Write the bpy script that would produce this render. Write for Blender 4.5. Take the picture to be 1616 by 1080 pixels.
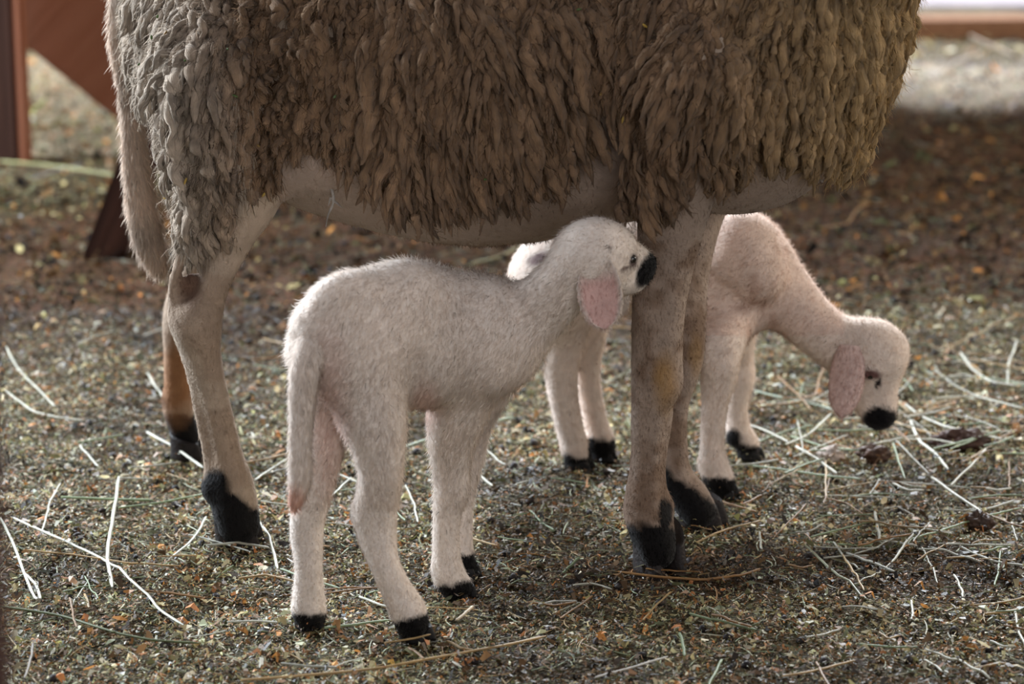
import bpy, math
import numpy as np
from mathutils import Vector

for o in list(bpy.data.objects): bpy.data.objects.remove(o)
SC = bpy.context.scene
rng = np.random.default_rng(11)

# ------------------------------------------------------------------ camera
CH, PITCH, F = 1.25, math.radians(15.5), 4655.0
cam_d = bpy.data.cameras.new('camera'); cam = bpy.data.objects.new('camera', cam_d)
SC.collection.objects.link(cam); SC.camera = cam
cam.location = (0, 0, CH); cam.rotation_euler = (math.pi/2 - PITCH, 0, 0)
cam_d.sensor_width = 36; cam_d.lens = F/1616*36
cam_d.clip_end = 200; cam_d.clip_start = 0.05
cam_d.dof.use_dof = True; cam_d.dof.focus_distance = 3.58; cam_d.dof.aperture_fstop = 4.0

# ------------------------------------------------------------------ light
W = bpy.data.worlds.new('world'); SC.world = W; W.use_nodes = True
bg = W.node_tree.nodes['Background']; bg.inputs[0].default_value = (0.95, 0.93, 0.98, 1); bg.inputs[1].default_value = 0.27
def area(name, loc, target, sx, sy, power, col):
    d = bpy.data.lights.new(name, 'AREA'); d.shape = 'RECTANGLE'; d.size = sx; d.size_y = sy
    d.energy = power; d.color = col
    o = bpy.data.objects.new(name, d); SC.collection.objects.link(o); o.location = loc
    o.rotation_euler = (Vector(target)-Vector(loc)).to_track_quat('-Z', 'Y').to_euler(); return o
area('barn_opening_light_back', (0.8, 11.0, 4.6), (0.2, 3.4, 0.2), 4.5, 1.4, 1700, (0.88, 0.94, 1.0))
area('barn_opening_light_left', (-3.4, 5.3, 1.9), (-0.1, 3.5, 0.35), 1.8, 1.4, 510, (0.82, 0.91, 1.0))
area('warm_fill_light_right', (4.6, 4.6, 2.2), (0.3, 3.6, 0.3), 2.0, 1.6, 115, (1.0, 0.88, 0.70))  # warm side fill added for the right part of the fleece
area('fill_light_front', (1.6, -2.8, 1.7), (0.1, 3.6, 0.3), 3.2, 2.2, 92, (1.0, 0.975, 0.96))  # soft fill added from the camera side, no door there
SC.view_settings.view_transform = 'Standard'; SC.view_settings.look = 'None'
SC.view_settings.gamma = 1; SC.view_settings.use_curve_mapping = False
SC.view_settings.exposure = 0.08

# ------------------------------------------------------------------ geometry helpers
FY, FZ = math.cos(PITCH), -math.sin(PITCH); UY, UZ = math.sin(PITCH), math.cos(PITCH)
def P(px, py, Y):
    """a world point at depth Y seen at photograph position px, py"""
    dx, dy = (px-808)/F, (540-py)/F
    t = Y/(FY+dy*UY)
    return np.array([t*dx, Y, CH+t*(FZ+dy*UZ)])
def S(r, Y): return r*Y/0.965/F
def G(px, py, z=0.0):
    dx, dy = (px-808)/F, (540-py)/F
    t = (z-CH)/(FZ+dy*UZ)
    return np.array([t*dx, t*(FY+dy*UY), z])
def proj(p):
    d = p-np.array([0, 0, CH])
    f = d[:, 1]*FY+d[:, 2]*FZ; u = d[:, 1]*UY+d[:, 2]*UZ
    return 808+F*d[:, 0]/f, 540-F*u/f

def link(o, parent=None):
    SC.collection.objects.link(o)
    if parent is not None: o.parent = parent
    return o
def tag(o, label=None, cat=None, group=None, kind=None):
    for k, v in (('label', label), ('category', cat), ('group', group), ('kind', kind)):
        if v: o[k] = v
    return o
def mesh_np(name, verts, faces, mat, parent=None, cols=None, smooth=True, normals=None, attrs=None, origin=None):
    """faces: int array (n,4) or (n,3)"""
    verts = np.asarray(verts, dtype=np.float32); faces = np.asarray(faces, dtype=np.int32)
    if origin is not None: verts = verts-np.asarray(origin, dtype=np.float32)
    me = bpy.data.meshes.new(name); k = faces.shape[1]; n = len(faces)
    me.vertices.add(len(verts)); me.vertices.foreach_set('co', verts.ravel())
    me.loops.add(n*k); me.loops.foreach_set('vertex_index', faces.ravel())
    me.polygons.add(n); me.polygons.foreach_set('loop_start', np.arange(n, dtype=np.int32)*k)
    me.polygons.foreach_set('loop_total', np.full(n, k, dtype=np.int32))
    me.update(calc_edges=True); me.validate()
    me.polygons.foreach_set('use_smooth', np.full(len(me.polygons), smooth))
    if cols is not None:
        a = me.attributes.new('Col', 'FLOAT_COLOR', 'POINT')
        c = np.ones((len(verts), 4), dtype=np.float32); c[:, :3] = cols; a.data.foreach_set('color', c.ravel())
    for nm, arr in (attrs or {}).items():
        a = me.attributes.new(nm, 'FLOAT_VECTOR', 'POINT'); a.data.foreach_set('vector', np.asarray(arr, dtype=np.float32).ravel())
    if normals is not None: me.normals_split_custom_set_from_vertices(np.asarray(normals, dtype=np.float32))
    me.materials.append(mat)
    o = bpy.data.objects.new(name, me); link(o, parent)
    if origin is not None: o.location = tuple(float(v) for v in origin)
    return o
def empty(name, loc):
    o = bpy.data.objects.new(name, None); o.location = tuple(float(v) for v in loc); o.empty_display_size = 0.1
    return link(o)
def lin(r, g, b):
    return np.array([(c/255/12.92 if c/255 <= .04045 else ((c/255+.055)/1.055)**2.4) for c in (r, g, b)])

# cheap smooth noise
def _hash(i, j, k, s):
    h = (i*374761393+j*668265263+k*2147483647+s*1274126177) & 0xffffffff
    h = ((h ^ (h >> 13))*1274126177) & 0xffffffff
    return ((h ^ (h >> 16)) & 0xffff)/65535.0
def noise(p, freq, seed=0):
    q = p*freq; i = np.floor(q).astype(np.int64); f = q-i; f = f*f*(3-2*f); r = 0
    for a in (0, 1):
        for b in (0, 1):
            for c in (0, 1):
                w = (f[:, 0] if a else 1-f[:, 0])*(f[:, 1] if b else 1-f[:, 1])*(f[:, 2] if c else 1-f[:, 2])
                r = r+w*_hash(i[:, 0]+a, i[:, 1]+b, i[:, 2]+c, seed)
    return r*2-1
def unit(v): return v/np.maximum(np.linalg.norm(v, axis=-1, keepdims=True), 1e-9)

# ------------------------------------------------------------------ implicit bodies
class Body:
    def __init__(s): s.pr = []
    def cone(s, a, b, k=.02, sy=1.0, sub=False):
        """round cone between two (px,py,Y,r_px) joints; sy = depth stretch"""
        s.pr.append(([(P(*a[:3]), S(a[3], a[2])), (P(*b[:3]), S(b[3], b[2]))], k, sy, sub)); return s
    def chain(s, pts, k=.02, sy=1.0, m=4):
        """a limb: smooth curve through the joints, one solid before it is blended in"""
        q = [(P(*a[:3]), S(a[3], a[2])) for a in pts]; A = np.array([[*c, r_] for c, r_ in q]); out = []
        for i in range(len(A)-1):
            p0, p1, p2, p3 = A[max(i-1, 0)], A[i], A[i+1], A[min(i+2, len(A)-1)]
            for t in np.arange(m)/m:
                out.append(.5*((2*p1)+(-p0+p2)*t+(2*p0-5*p1+4*p2-p3)*t*t+(-p0+3*p1-3*p2+p3)*t**3))
        out.append(A[-1]); s.pr.append(([(o_[:3], max(o_[3], .002)) for o_ in out], k, sy, False)); return s
    def ball(s, c, k=.02, sy=1.0, sub=False): return s.cone(c, (c[0]+.5, c[1], c[2], c[3]), k, sy, sub)
    def field(s, res):
        C_ = np.array([[*c, r_*max(1, sy)] for pts, k, sy, sub in s.pr if not sub for c, r_ in pts])
        lo = (C_[:, :3]-C_[:, 3:]).min(0)-.03; hi = (C_[:, :3]+C_[:, 3:]).max(0)+.03
        n = np.ceil((hi-lo)/res).astype(int)+1
        D = np.full(n, .05, dtype=np.float32)
        for pts, k, sy, sub in s.pr:
            Q_ = np.array([[*c, r_*max(1, sy)] for c, r_ in pts]); m = k+.012
            gl = np.maximum(np.floor(((Q_[:, :3]-Q_[:, 3:]).min(0)-m-lo)/res).astype(int), 0)
            gh = np.minimum(np.ceil(((Q_[:, :3]+Q_[:, 3:]).max(0)+m-lo)/res).astype(int)+1, n)
            H = np.full(gh-gl, .05, dtype=np.float32)
            for (a, ra), (b, rb) in zip(pts[:-1], pts[1:]):
                mm = max(ra, rb)*max(1, sy)+m
                l = np.maximum(np.floor((np.minimum(a, b)-mm-lo)/res).astype(int), gl)
                h = np.minimum(np.ceil((np.maximum(a, b)+mm-lo)/res).astype(int)+1, gh)
                if (h <= l).any(): continue
                X = [lo[i]+res*np.arange(l[i], h[i]) for i in range(3)]
                x, y, z = np.meshgrid(*X, indexing='ij', sparse=True)
                bx, by, bz = b-a; by = by/sy
                px, py, pz = x-a[0], (y-a[1])/sy, z-a[2]
                L2 = max(bx*bx+by*by+bz*bz, 1e-12)
                tt = np.clip((px*bx+py*by+pz*bz)/L2, 0, 1)
                d = np.sqrt((px-tt*bx)**2+(py-tt*by)**2+(pz-tt*bz)**2)-(ra+(rb-ra)*tt)
                sl = tuple(slice(l[i]-gl[i], h[i]-gl[i]) for i in range(3)); H[sl] = np.minimum(H[sl], d)
            sl = tuple(slice(gl[i], gh[i]) for i in range(3)); c = D[sl]
            if sub:
                e = -H; hh = np.maximum(k-np.abs(c-e), 0)/k; D[sl] = np.maximum(c, e)+hh*hh*k*.25
            else:
                hh = np.maximum(k-np.abs(c-H), 0)/k*(H < .049); D[sl] = np.minimum(c, H)-hh*hh*k*.25
        return D, lo
    def mesh(s, res, smooth=4, grow=0.0):
        D, lo = s.field(res); D = D-np.float32(grow); return surface_nets(D, lo, res, smooth)

def surface_nets(D, lo, res, smooth):
    ins = D < 0; nx, ny, nz = D.shape
    cnt = np.zeros((nx-1, ny-1, nz-1), dtype=np.int8)
    for a in (0, 1):
        for b in (0, 1):
            for c in (0, 1): cnt += ins[a:nx-1+a, b:ny-1+b, c:nz-1+c]
    act = (cnt > 0) & (cnt < 8); ids = -np.ones(act.shape, dtype=np.int64); ids[act] = np.arange(act.sum())
    I = np.argwhere(act); acc = np.zeros((len(I), 3)); w = np.zeros(len(I))
    cor = [(a, b, c) for a in (0, 1) for b in (0, 1) for c in (0, 1)]
    for p in cor:
        for ax in range(3):
            if p[ax]: continue
            q = list(p); q[ax] = 1
            d0 = D[I[:, 0]+p[0], I[:, 1]+p[1], I[:, 2]+p[2]]; d1 = D[I[:, 0]+q[0], I[:, 1]+q[1], I[:, 2]+q[2]]
            m = (d0 < 0) != (d1 < 0); t = np.where(m, d0/np.where(m, d0-d1, 1), 0)
            pos = np.tile(np.array(p, float), (len(I), 1)); pos[:, ax] = t
            acc += pos*m[:, None]; w += m
    V = lo+res*(I+acc/w[:, None])
    Q = []
    for ax in range(3):
        sl0 = [slice(1, -1)]*3; sl1 = [slice(1, -1)]*3; sl0[ax] = slice(0, -1); sl1[ax] = slice(1, None)
        A = ins[tuple(sl0)]; B = ins[tuple(sl1)]
        for flip, M in ((False, A & ~B), (True, ~A & B)):
            e = np.argwhere(M)
            off = np.ones(3, int); off[ax] = 0; e = e+off
            u, v = (ax+1) % 3, (ax+2) % 3
            q = []
            for du, dv in ((-1, -1), (0, -1), (0, 0), (-1, 0)):
                c = e.copy(); c[:, u] += du; c[:, v] += dv; q.append(ids[c[:, 0], c[:, 1], c[:, 2]])
            q = np.stack(q, 1)
            if flip: q = q[:, ::-1]
            Q.append(q)
    Q = np.concatenate(Q); Q = Q[(Q >= 0).all(1)]
    E = np.concatenate([Q[:, [0, 1]], Q[:, [1, 2]], Q[:, [2, 3]], Q[:, [3, 0]]]); E = np.concatenate([E, E[:, ::-1]])
    for it in range(smooth):
        s = np.zeros_like(V); n = np.zeros(len(V))
        for c in range(3): s[:, c] = np.bincount(E[:, 0], V[E[:, 1], c], len(V))
        n = np.bincount(E[:, 0], minlength=len(V)); V = V+(.5 if it % 2 == 0 else -.52)*(s/n[:, None]-V) if smooth > 2 else V
    return V, Q
def vnormals(V, Q):
    n = np.cross(V[Q[:, 2]]-V[Q[:, 0]], V[Q[:, 3]]-V[Q[:, 1]]); N = np.zeros_like(V)
    for j in range(4):
        for c in range(3): N[:, c] += np.bincount(Q[:, j], n[:, c], len(V))
    return unit(N)
def sample(V, Q, N, n, weight=None):
    ar = np.linalg.norm(np.cross(V[Q[:, 2]]-V[Q[:, 0]], V[Q[:, 3]]-V[Q[:, 1]]), axis=1)
    if weight is not None: ar = ar*weight[Q].mean(1)
    f = rng.choice(len(Q), n, p=ar/ar.sum()); u, v = rng.random(n)[:, None], rng.random(n)[:, None]
    q = Q[f]; w = [(1-u)*(1-v), u*(1-v), u*v, (1-u)*v]
    p = sum(w[j]*V[q[:, j]] for j in range(4)); nn = unit(sum(w[j]*N[q[:, j]] for j in range(4)))
    return p, nn, q[:, 0]

def ribbons(path, width, side, normals):
    """path (n,k,3); width (n,k); side (n,3) -> verts, faces, normals"""
    n, k, _ = path.shape
    L = path-side[:, None, :]*width[..., None]*.5; R = path+side[:, None, :]*width[..., None]*.5
    V = np.stack([L, R], 2).reshape(-1, 3)
    b = (np.arange(n)[:, None]*k+np.arange(k-1))[..., None]*2
    Fc = (b+np.array([0, 1, 3, 2])).reshape(-1, 4)
    return V, Fc, np.repeat(normals, 2*k, axis=0)
def fur(name, parent, mat, V, Q, N, cols, count, length, comb, lift=.45, width=.0006, weight=None, curl=.25, lenfn=None, bright=(.9, 1.15)):
    p, nn, vi = sample(V, Q, N, count, weight)
    c = comb(p) if callable(comb) else np.tile(comb, (count, 1))
    t = unit(c-nn*(c*nn).sum(1, keepdims=True)+rng.normal(0, curl, (count, 3)))
    Lh = length*rng.uniform(.6, 1.25, count)
    if lenfn is not None: Lh = Lh*lenfn(p)
    d0 = unit(nn*lift+t*(1-lift)); d1 = unit(nn*lift*.3+t+np.array([0, 0, -.15]))
    k = 4; s = np.linspace(0, 1, k)
    path = np.stack([p+(d0*a+(d1-d0)*a*a*.5)*Lh[:, None]-nn*.0006 for a in s], 1)
    wd = np.outer(width*rng.uniform(.7, 1.3, count), np.array([1, .85, .6, .12]))
    side = unit(np.cross(t, unit(nn+rng.normal(0, .5, (count, 3)))))
    Vv, Fc, _ = ribbons(path, wd, side, nn)
    nb = unit(nn+rng.normal(0, .12, (count, 3)))
    cc = np.repeat(cols[vi]*rng.uniform(*bright, (count, 1)), 2*k, axis=0)
    return mesh_np(name, Vv, Fc, mat, parent, cols=cc, normals=np.repeat(nb, 2*k, axis=0))

def tubes(path, rad, sides=6, jitter=0.0):
    """path (n,k,3), rad (n,k) -> closed-tip tubes"""
    n, k, _ = path.shape
    T = np.gradient(path, axis=1); T = unit(T)
    ref = np.array([.31, .9, .3]); A = unit(np.cross(T, ref)); B = np.cross(T, A)
    th = np.arange(sides)/sides*2*np.pi
    ring = A[:, :, None, :]*np.cos(th)[None, None, :, None]+B[:, :, None, :]*np.sin(th)[None, None, :, None]
    r = rad[:, :, None, None]*(1+jitter*rng.normal(0, 1, (n, k, sides, 1)))
    V = (path[:, :, None, :]+ring*r).reshape(-1, 3)
    i = np.arange(n)[:, None, None]*k*sides; j = np.arange(k-1)[None, :, None]*sides; m = np.arange(sides)[None, None, :]; m2 = (m+1) % sides
    Fc = np.stack([i+j+m, i+j+m2, i+j+sides+m2, i+j+sides+m], -1).reshape(-1, 4)
    uv = np.zeros((n, k, sides, 3)); uv[..., 0] = (np.arange(sides)/sides)[None, None, :]; uv[..., 1] = np.linspace(0, 1, k)[None, :, None]
    uv[..., 2] = rng.random(n)[:, None, None]
    return V, Fc, uv.reshape(-1, 3)

# ------------------------------------------------------------------ materials
def new_mat(name):
    m = bpy.data.materials.new(name); m.use_nodes = True; nt = m.node_tree
    b = nt.nodes['Principled BSDF']; b.inputs['Roughness'].default_value = .85; b.inputs['Specular IOR Level'].default_value = .2
    return m, nt, b
def N_(nt, t, **kw):
    n = nt.nodes.new(t)
    for k, v in kw.items():
        if k in n.inputs: n.inputs[k].default_value = v
        else: setattr(n, k, v)
    return n
def mat_attr(name, transl=0.0, rough=.85, spec=.2, nscale=None, nmix=.25, sheen=0.0, bump=0.0, bscale=300, stretch=None):
    m, nt, b = new_mat(name); L = nt.links.new
    a = N_(nt, 'ShaderNodeAttribute', attribute_name='Col'); out = a.outputs['Color']
    if nscale:
        tc = N_(nt, 'ShaderNodeTexCoord'); no = N_(nt, 'ShaderNodeTexNoise', Scale=nscale, Detail=5.0); L(tc.outputs['Object'], no.inputs['Vector'])
        mr = N_(nt, 'ShaderNodeMapRange'); mr.inputs[1].default_value = .3; mr.inputs[2].default_value = .7
        mr.inputs[3].default_value = 1-nmix; mr.inputs[4].default_value = 1+nmix; L(no.outputs[0], mr.inputs[0])
        vm = N_(nt, 'ShaderNodeVectorMath', operation='SCALE'); L(out, vm.inputs[0]); L(mr.outputs[0], vm.inputs['Scale']); out = vm.outputs[0]
    L(out, b.inputs['Base Color']); b.inputs['Roughness'].default_value = rough; b.inputs['Specular IOR Level'].default_value = spec
    b.inputs['Sheen Weight'].default_value = sheen; b.inputs['Sheen Roughness'].default_value = .5
    if bump:
        tc = N_(nt, 'ShaderNodeTexCoord'); no = N_(nt, 'ShaderNodeTexNoise', Scale=bscale, Detail=4.0)
        if stretch:
            at = N_(nt, 'ShaderNodeAttribute', attribute_name='uvw'); mp = N_(nt, 'ShaderNodeMapping'); mp.inputs['Scale'].default_value = stretch
            L(at.outputs['Vector'], mp.inputs[0]); L(mp.outputs[0], no.inputs['Vector'])
        else: L(tc.outputs['Object'], no.inputs['Vector'])
        bp = N_(nt, 'ShaderNodeBump', Strength=bump, Distance=.004); L(no.outputs[0], bp.inputs['Height']); L(bp.outputs[0], b.inputs['Normal'])
    if transl:
        tr = N_(nt, 'ShaderNodeBsdfTranslucent'); L(out, tr.inputs['Color']); mx = N_(nt, 'ShaderNodeMixShader'); mx.inputs[0].default_value = transl
        L(b.outputs[0], mx.inputs[1]); L(tr.outputs[0], mx.inputs[2]); L(mx.outputs[0], nt.nodes['Material Output'].inputs[0])
    return m
M_skin = mat_attr('short_haired_skin', nscale=60, nmix=.10, sheen=.08, bump=.35, bscale=260)
M_fur = mat_attr('fine_fur', transl=.48, rough=.8)
M_wool = mat_attr('wool_locks', transl=.10, rough=.95, nscale=55, nmix=.32, sheen=.15, bump=1.0, bscale=1.0, stretch=(38, 8, 40))
M_wisp = mat_attr('loose_wool_hair', transl=.4, rough=.9)
M_litter = mat_attr('litter_crumbs', transl=.3, rough=.5, spec=.45)
M_litter_brown = mat_attr('brown_bedding_crumbs', transl=.1, rough=.9, spec=.1)
M_straw = mat_attr('dry_straw', transl=.3, rough=.45, spec=.5, nscale=80, nmix=.15)
M_hoof = mat_attr('hoof_horn', rough=.6, spec=.3, nscale=120, nmix=.3, bump=.4, bscale=200)
def plain(name, col, rough=.5, spec=.5):
    m, nt, b = new_mat(name); b.inputs['Base Color'].default_value = (*col, 1); b.inputs['Roughness'].default_value = rough; b.inputs['Specular IOR Level'].default_value = spec; return m
M_eye = plain('dark_wet_eye', (.008, .006, .006), .12, .8)
def wood(name, c1, c2, scale=3):
    m, nt, b = new_mat(name); L = nt.links.new
    tc = N_(nt, 'ShaderNodeTexCoord'); mp = N_(nt, 'ShaderNodeMapping'); mp.inputs['Scale'].default_value = (14, 14, 1.2); L(tc.outputs['Object'], mp.inputs[0])
    no = N_(nt, 'ShaderNodeTexNoise', Scale=scale, Detail=6.0, Distortion=.6); L(mp.outputs[0], no.inputs['Vector'])
    cr = N_(nt, 'ShaderNodeValToRGB'); cr.color_ramp.elements[0].color = (*c1, 1); cr.color_ramp.elements[1].color = (*c2, 1)
    cr.color_ramp.elements[0].position = .3; cr.color_ramp.elements[1].position = .7
    L(no.outputs[0], cr.inputs[0]); L(cr.outputs[0], b.inputs['Base Color'])
    bp = N_(nt, 'ShaderNodeBump', Strength=.5, Distance=.003); L(no.outputs[0], bp.inputs['Height']); L(bp.outputs[0], b.inputs['Normal']); return m
M_wood_red = wood('reddish_brown_wood', lin(152, 98, 74), lin(162, 108, 84))
M_wood_dark = wood('dark_brown_wood', lin(52, 34, 28), lin(84, 56, 46))
M_wood_beam = wood('tan_brown_wood', lin(104, 70, 48), lin(122, 86, 60))

# ------------------------------------------------------------------ the barn floor
def hgt(p):
    q = np.column_stack([p[:, 0], p[:, 1], np.zeros(len(p))])
    return .008*noise(q, 6, 3)+.005*noise(q, 19, 5)+.004*noise(q, 52, 7)-.006
def brown_shade_zone(p):
    """1 where the bedding is brown and trampled and shade is painted in"""
    q = np.column_stack([p[:, 0], p[:, 1], np.zeros(len(p))]); w = noise(q, 1.7, 21)*.25+noise(q, 5, 22)*.12
    y = p[:, 1]+w+np.where(p[:, 0] < .25, .22, 0.0); far = 5.75+.8*np.clip((p[:, 0]+.75+noise(q, 3, 23)*.2)/.9, 0, 1)
    return np.clip((y-4.5)/.35, 0, 1)*np.clip((far-y)/.2, 0, 1)
def dark_patch(p):
    q = np.column_stack([p[:, 0], p[:, 1], np.zeros(len(p))])
    c = G(1180, 905); d = np.hypot((p[:, 0]-c[0])/.36, (p[:, 1]-c[1])/.11)+.35*noise(q, 9, 31)
    return np.clip((1.15-d)/.4, 0, 1)
def floor_cols(p):
    b = brown_shade_zone(p)[:, None]; k = dark_patch(p)[:, None]
    q = np.column_stack([p[:, 0], p[:, 1], np.zeros(len(p))])
    base = lin(66, 58, 42)*(1+.25*noise(q, 3, 9)[:, None]); br = lin(66, 44, 28)*(1+.3*noise(q, 6, 10)[:, None])  # br is brown litter with the band's shade in its colour
    c = base*(1-b)+br*b; c = c*(1-k)+lin(62, 48, 34)*k
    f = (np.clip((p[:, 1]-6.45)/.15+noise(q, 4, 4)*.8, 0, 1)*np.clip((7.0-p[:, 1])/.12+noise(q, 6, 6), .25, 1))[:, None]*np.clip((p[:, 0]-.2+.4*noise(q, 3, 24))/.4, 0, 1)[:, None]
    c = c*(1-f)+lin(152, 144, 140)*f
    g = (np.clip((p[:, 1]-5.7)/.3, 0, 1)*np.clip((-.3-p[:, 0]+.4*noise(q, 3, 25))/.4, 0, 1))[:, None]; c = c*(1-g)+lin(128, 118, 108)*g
    return c
def floor_grid(name, x0, x1, y0, y1, st, mat, skip=None):
    xs = np.arange(x0, x1+st*.5, st); ys = np.arange(y0, y1+st*.5, st); X, Y = np.meshgrid(xs, ys, indexing='ij')
    p = np.column_stack([X.ravel(), Y.ravel(), np.zeros(X.size)]); p[:, 2] = hgt(p)
    i = (np.arange(len(xs)-1)[:, None]*len(ys)+np.arange(len(ys)-1)).ravel()
    Fq = np.column_stack([i, i+len(ys), i+len(ys)+1, i+1]); return p, Fq
m, nt, b = new_mat('trampled_bedding'); L = nt.links.new; M_floor = m
a = N_(nt, 'ShaderNodeAttribute', attribute_name='Col'); tc = N_(nt, 'ShaderNodeTexCoord')
vo = N_(nt, 'ShaderNodeTexVoronoi', Scale=170.0); no = N_(nt, 'ShaderNodeTexNoise', Scale=60.0, Detail=6.0)
L(tc.outputs['Object'], no.inputs['Vector']); L(tc.outputs['Object'], vo.inputs['Vector'])
hsv = N_(nt, 'ShaderNodeSeparateColor', mode='HSV'); L(vo.outputs['Color'], hsv.inputs[0])
mr = N_(nt, 'ShaderNodeMapRange'); mr.inputs[3].default_value = .35; mr.inputs[4].default_value = 1.7; L(no.outputs[0], mr.inputs[0])
cr = N_(nt, 'ShaderNodeValToRGB'); e = cr.color_ramp.elements
e[0].color = (.55, .5, .45, 1); e[1].color = (1.5, 1.35, 1.2, 1)
e2 = e.new(.45); e2.color = (.8, 1.0, .75, 1); e3 = e.new(.7); e3.color = (1.3, .9, .6, 1); L(hsv.outputs[0], cr.inputs[0])
v1 = N_(nt, 'ShaderNodeVectorMath', operation='MULTIPLY'); L(a.outputs['Color'], v1.inputs[0]); L(cr.outputs[0], v1.inputs[1])
v2 = N_(nt, 'ShaderNodeVectorMath', operation='SCALE'); L(v1.outputs[0], v2.inputs[0]); L(mr.outputs[0], v2.inputs['Scale']); L(v2.outputs[0], b.inputs['Base Color'])
bp = N_(nt, 'ShaderNodeBump', Strength=1.0, Distance=.006); L(vo.outputs['Distance'], bp.inputs['Height']); L(bp.outputs[0], b.inputs['Normal'])
p, Fq = floor_grid('floor', -3.5, 3.5, 1.0, 7.9, .016, M_floor)
tag(mesh_np('floor', p, Fq, M_floor, cols=floor_cols(p)), kind='structure')
# sunlit ground beyond the sill
def box(name, lo, hi, mat, parent=None, bev=.004, rot=None, loc=None):
    import bmesh
    bm = bmesh.new(); bmesh.ops.create_cube(bm, size=1)
    for v in bm.verts:
        for i in range(3): v.co[i] = lo[i]+(v.co[i]+.5)*(hi[i]-lo[i])
    bmesh.ops.bevel(bm, geom=bm.edges[:], offset=bev, segments=2, affect='EDGES')
    me = bpy.data.meshes.new(name); bm.to_mesh(me); bm.free(); me.materials.append(mat)
    o = bpy.data.objects.new(name, me); link(o, parent)
    if rot: o.rotation_euler = rot
    if loc is not None: o.location = tuple(float(v) for v in loc)
    return o
m, nt, b = new_mat('pale_dusty_concrete'); M_conc = m
tc = N_(nt, 'ShaderNodeTexCoord'); no = N_(nt, 'ShaderNodeTexNoise', Scale=9.0, Detail=6.0); nt.links.new(tc.outputs['Object'], no.inputs['Vector'])
cr = N_(nt, 'ShaderNodeValToRGB'); cr.color_ramp.elements[0].color = (*lin(112, 104, 106), 1); cr.color_ramp.elements[1].color = (*lin(150, 142, 146), 1)
nt.links.new(no.outputs[0], cr.inputs[0]); nt.links.new(cr.outputs[0], b.inputs['Base Color'])
tag(box('ground_apron', (-4, 7.9, -.1), (5, 14, 0.0), M_conc), kind='structure')

# ------------------------------------------------------------------ litter scatter
PAL = np.array([lin(104, 104, 68), lin(132, 130, 94), lin(74, 76, 50), lin(158, 148, 112), lin(190, 180, 150), lin(156, 110, 62), lin(180, 122, 76),
                lin(104, 80, 54), lin(58, 48, 40), lin(32, 28, 28), lin(138, 146, 124), lin(216, 210, 194), lin(136, 110, 90)])
PW = np.array([.10, .11, .07, .14, .09, .09, .05, .13, .08, .06, .06, .05, .07]); PW = PW/PW.sum()
PWB = np.array([.02, .01, .04, .02, .005, .05, .015, .38, .32, .14, .0, .0, .04]); PWB = PWB/PWB.sum()
def scatter(name, n, x0, x1, y0, y1, smin, smax, label, wedge=True, mt=M_litter):
    y = rng.uniform(y0, y1, n); hw = y/.965*.225 if wedge else np.full(n, x1)
    x = rng.uniform(-1, 1, n)*hw
    p = np.column_stack([x, y, np.zeros(n)]); bz = np.maximum(np.maximum(brown_shade_zone(p), dark_patch(p)*.8), np.clip(noise(p, 5.5, 61)*1.3+noise(p, 15, 62)*.6-.25, 0, .75)); z = hgt(p)+rng.exponential(.0042, n)  # noise term paints extra patches of brown shade on the litter
    ln = rng.uniform(smin, smax, n)*(1+1.6*(rng.random(n) < .12)); wd = ln*rng.uniform(.12, .6, n)
    a = rng.uniform(0, 2*np.pi, n); d = np.column_stack([np.cos(a), np.sin(a), rng.normal(0, .35, n)]); d = unit(d)
    s = unit(np.cross(d, unit(np.column_stack([rng.normal(0, .5, n), rng.normal(0, .5, n), np.ones(n)]))))
    up = np.cross(s, d)*(ln*rng.normal(0, .3, n))[:, None]
    c = np.column_stack([p[:, :2], z])
    A = c-d*ln[:, None]*.5-s*wd[:, None]*.25; B = c-d*ln[:, None]*.5+s*wd[:, None]*.25
    C_ = c+up-s*wd[:, None]*.5; D_ = c+up+s*wd[:, None]*.5; E_ = c+d*ln[:, None]*.5-s*wd[:, None]*.15; F_ = c+d*ln[:, None]*.5+s*wd[:, None]*.15
    V = np.stack([A, B, C_, D_, E_, F_], 1).reshape(-1, 3); b0 = np.arange(n)[:, None]*6
    Fc = np.concatenate([b0+np.array([0, 1, 3, 2]), b0+np.array([2, 3, 5, 4])])
    ci = np.where(rng.random(n) < bz, rng.choice(len(PAL), n, p=PWB), rng.choice(len(PAL), n, p=PW))
    cc = PAL[ci]*np.array([1.12, 1.06, .94])*np.exp(rng.normal(-.04, .45, (n, 1)))*(1-.45*bz[:, None])  # crumbs darkened by bz, shade put into their colour
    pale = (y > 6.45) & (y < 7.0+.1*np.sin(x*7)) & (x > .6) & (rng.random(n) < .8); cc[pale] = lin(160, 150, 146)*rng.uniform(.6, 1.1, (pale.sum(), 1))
    cc = np.clip(cc, 0, .8)
    return tag(mesh_np(name, V, Fc, mt, cols=np.repeat(cc, 6, axis=0), smooth=False), label, 'litter', kind='stuff')
scatter('hay_litter', 245000, 0, 0, 2.75, 4.7, .0022, .0068, 'crumbled green, tan and orange hay litter covering the barn floor around the feet')
scatter('trampled_litter', 53000, 0, 0, 4.7, 7.6, .006, .014, 'trampled brown bedding litter on the floor behind the sheep', mt=M_litter_brown)

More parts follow.
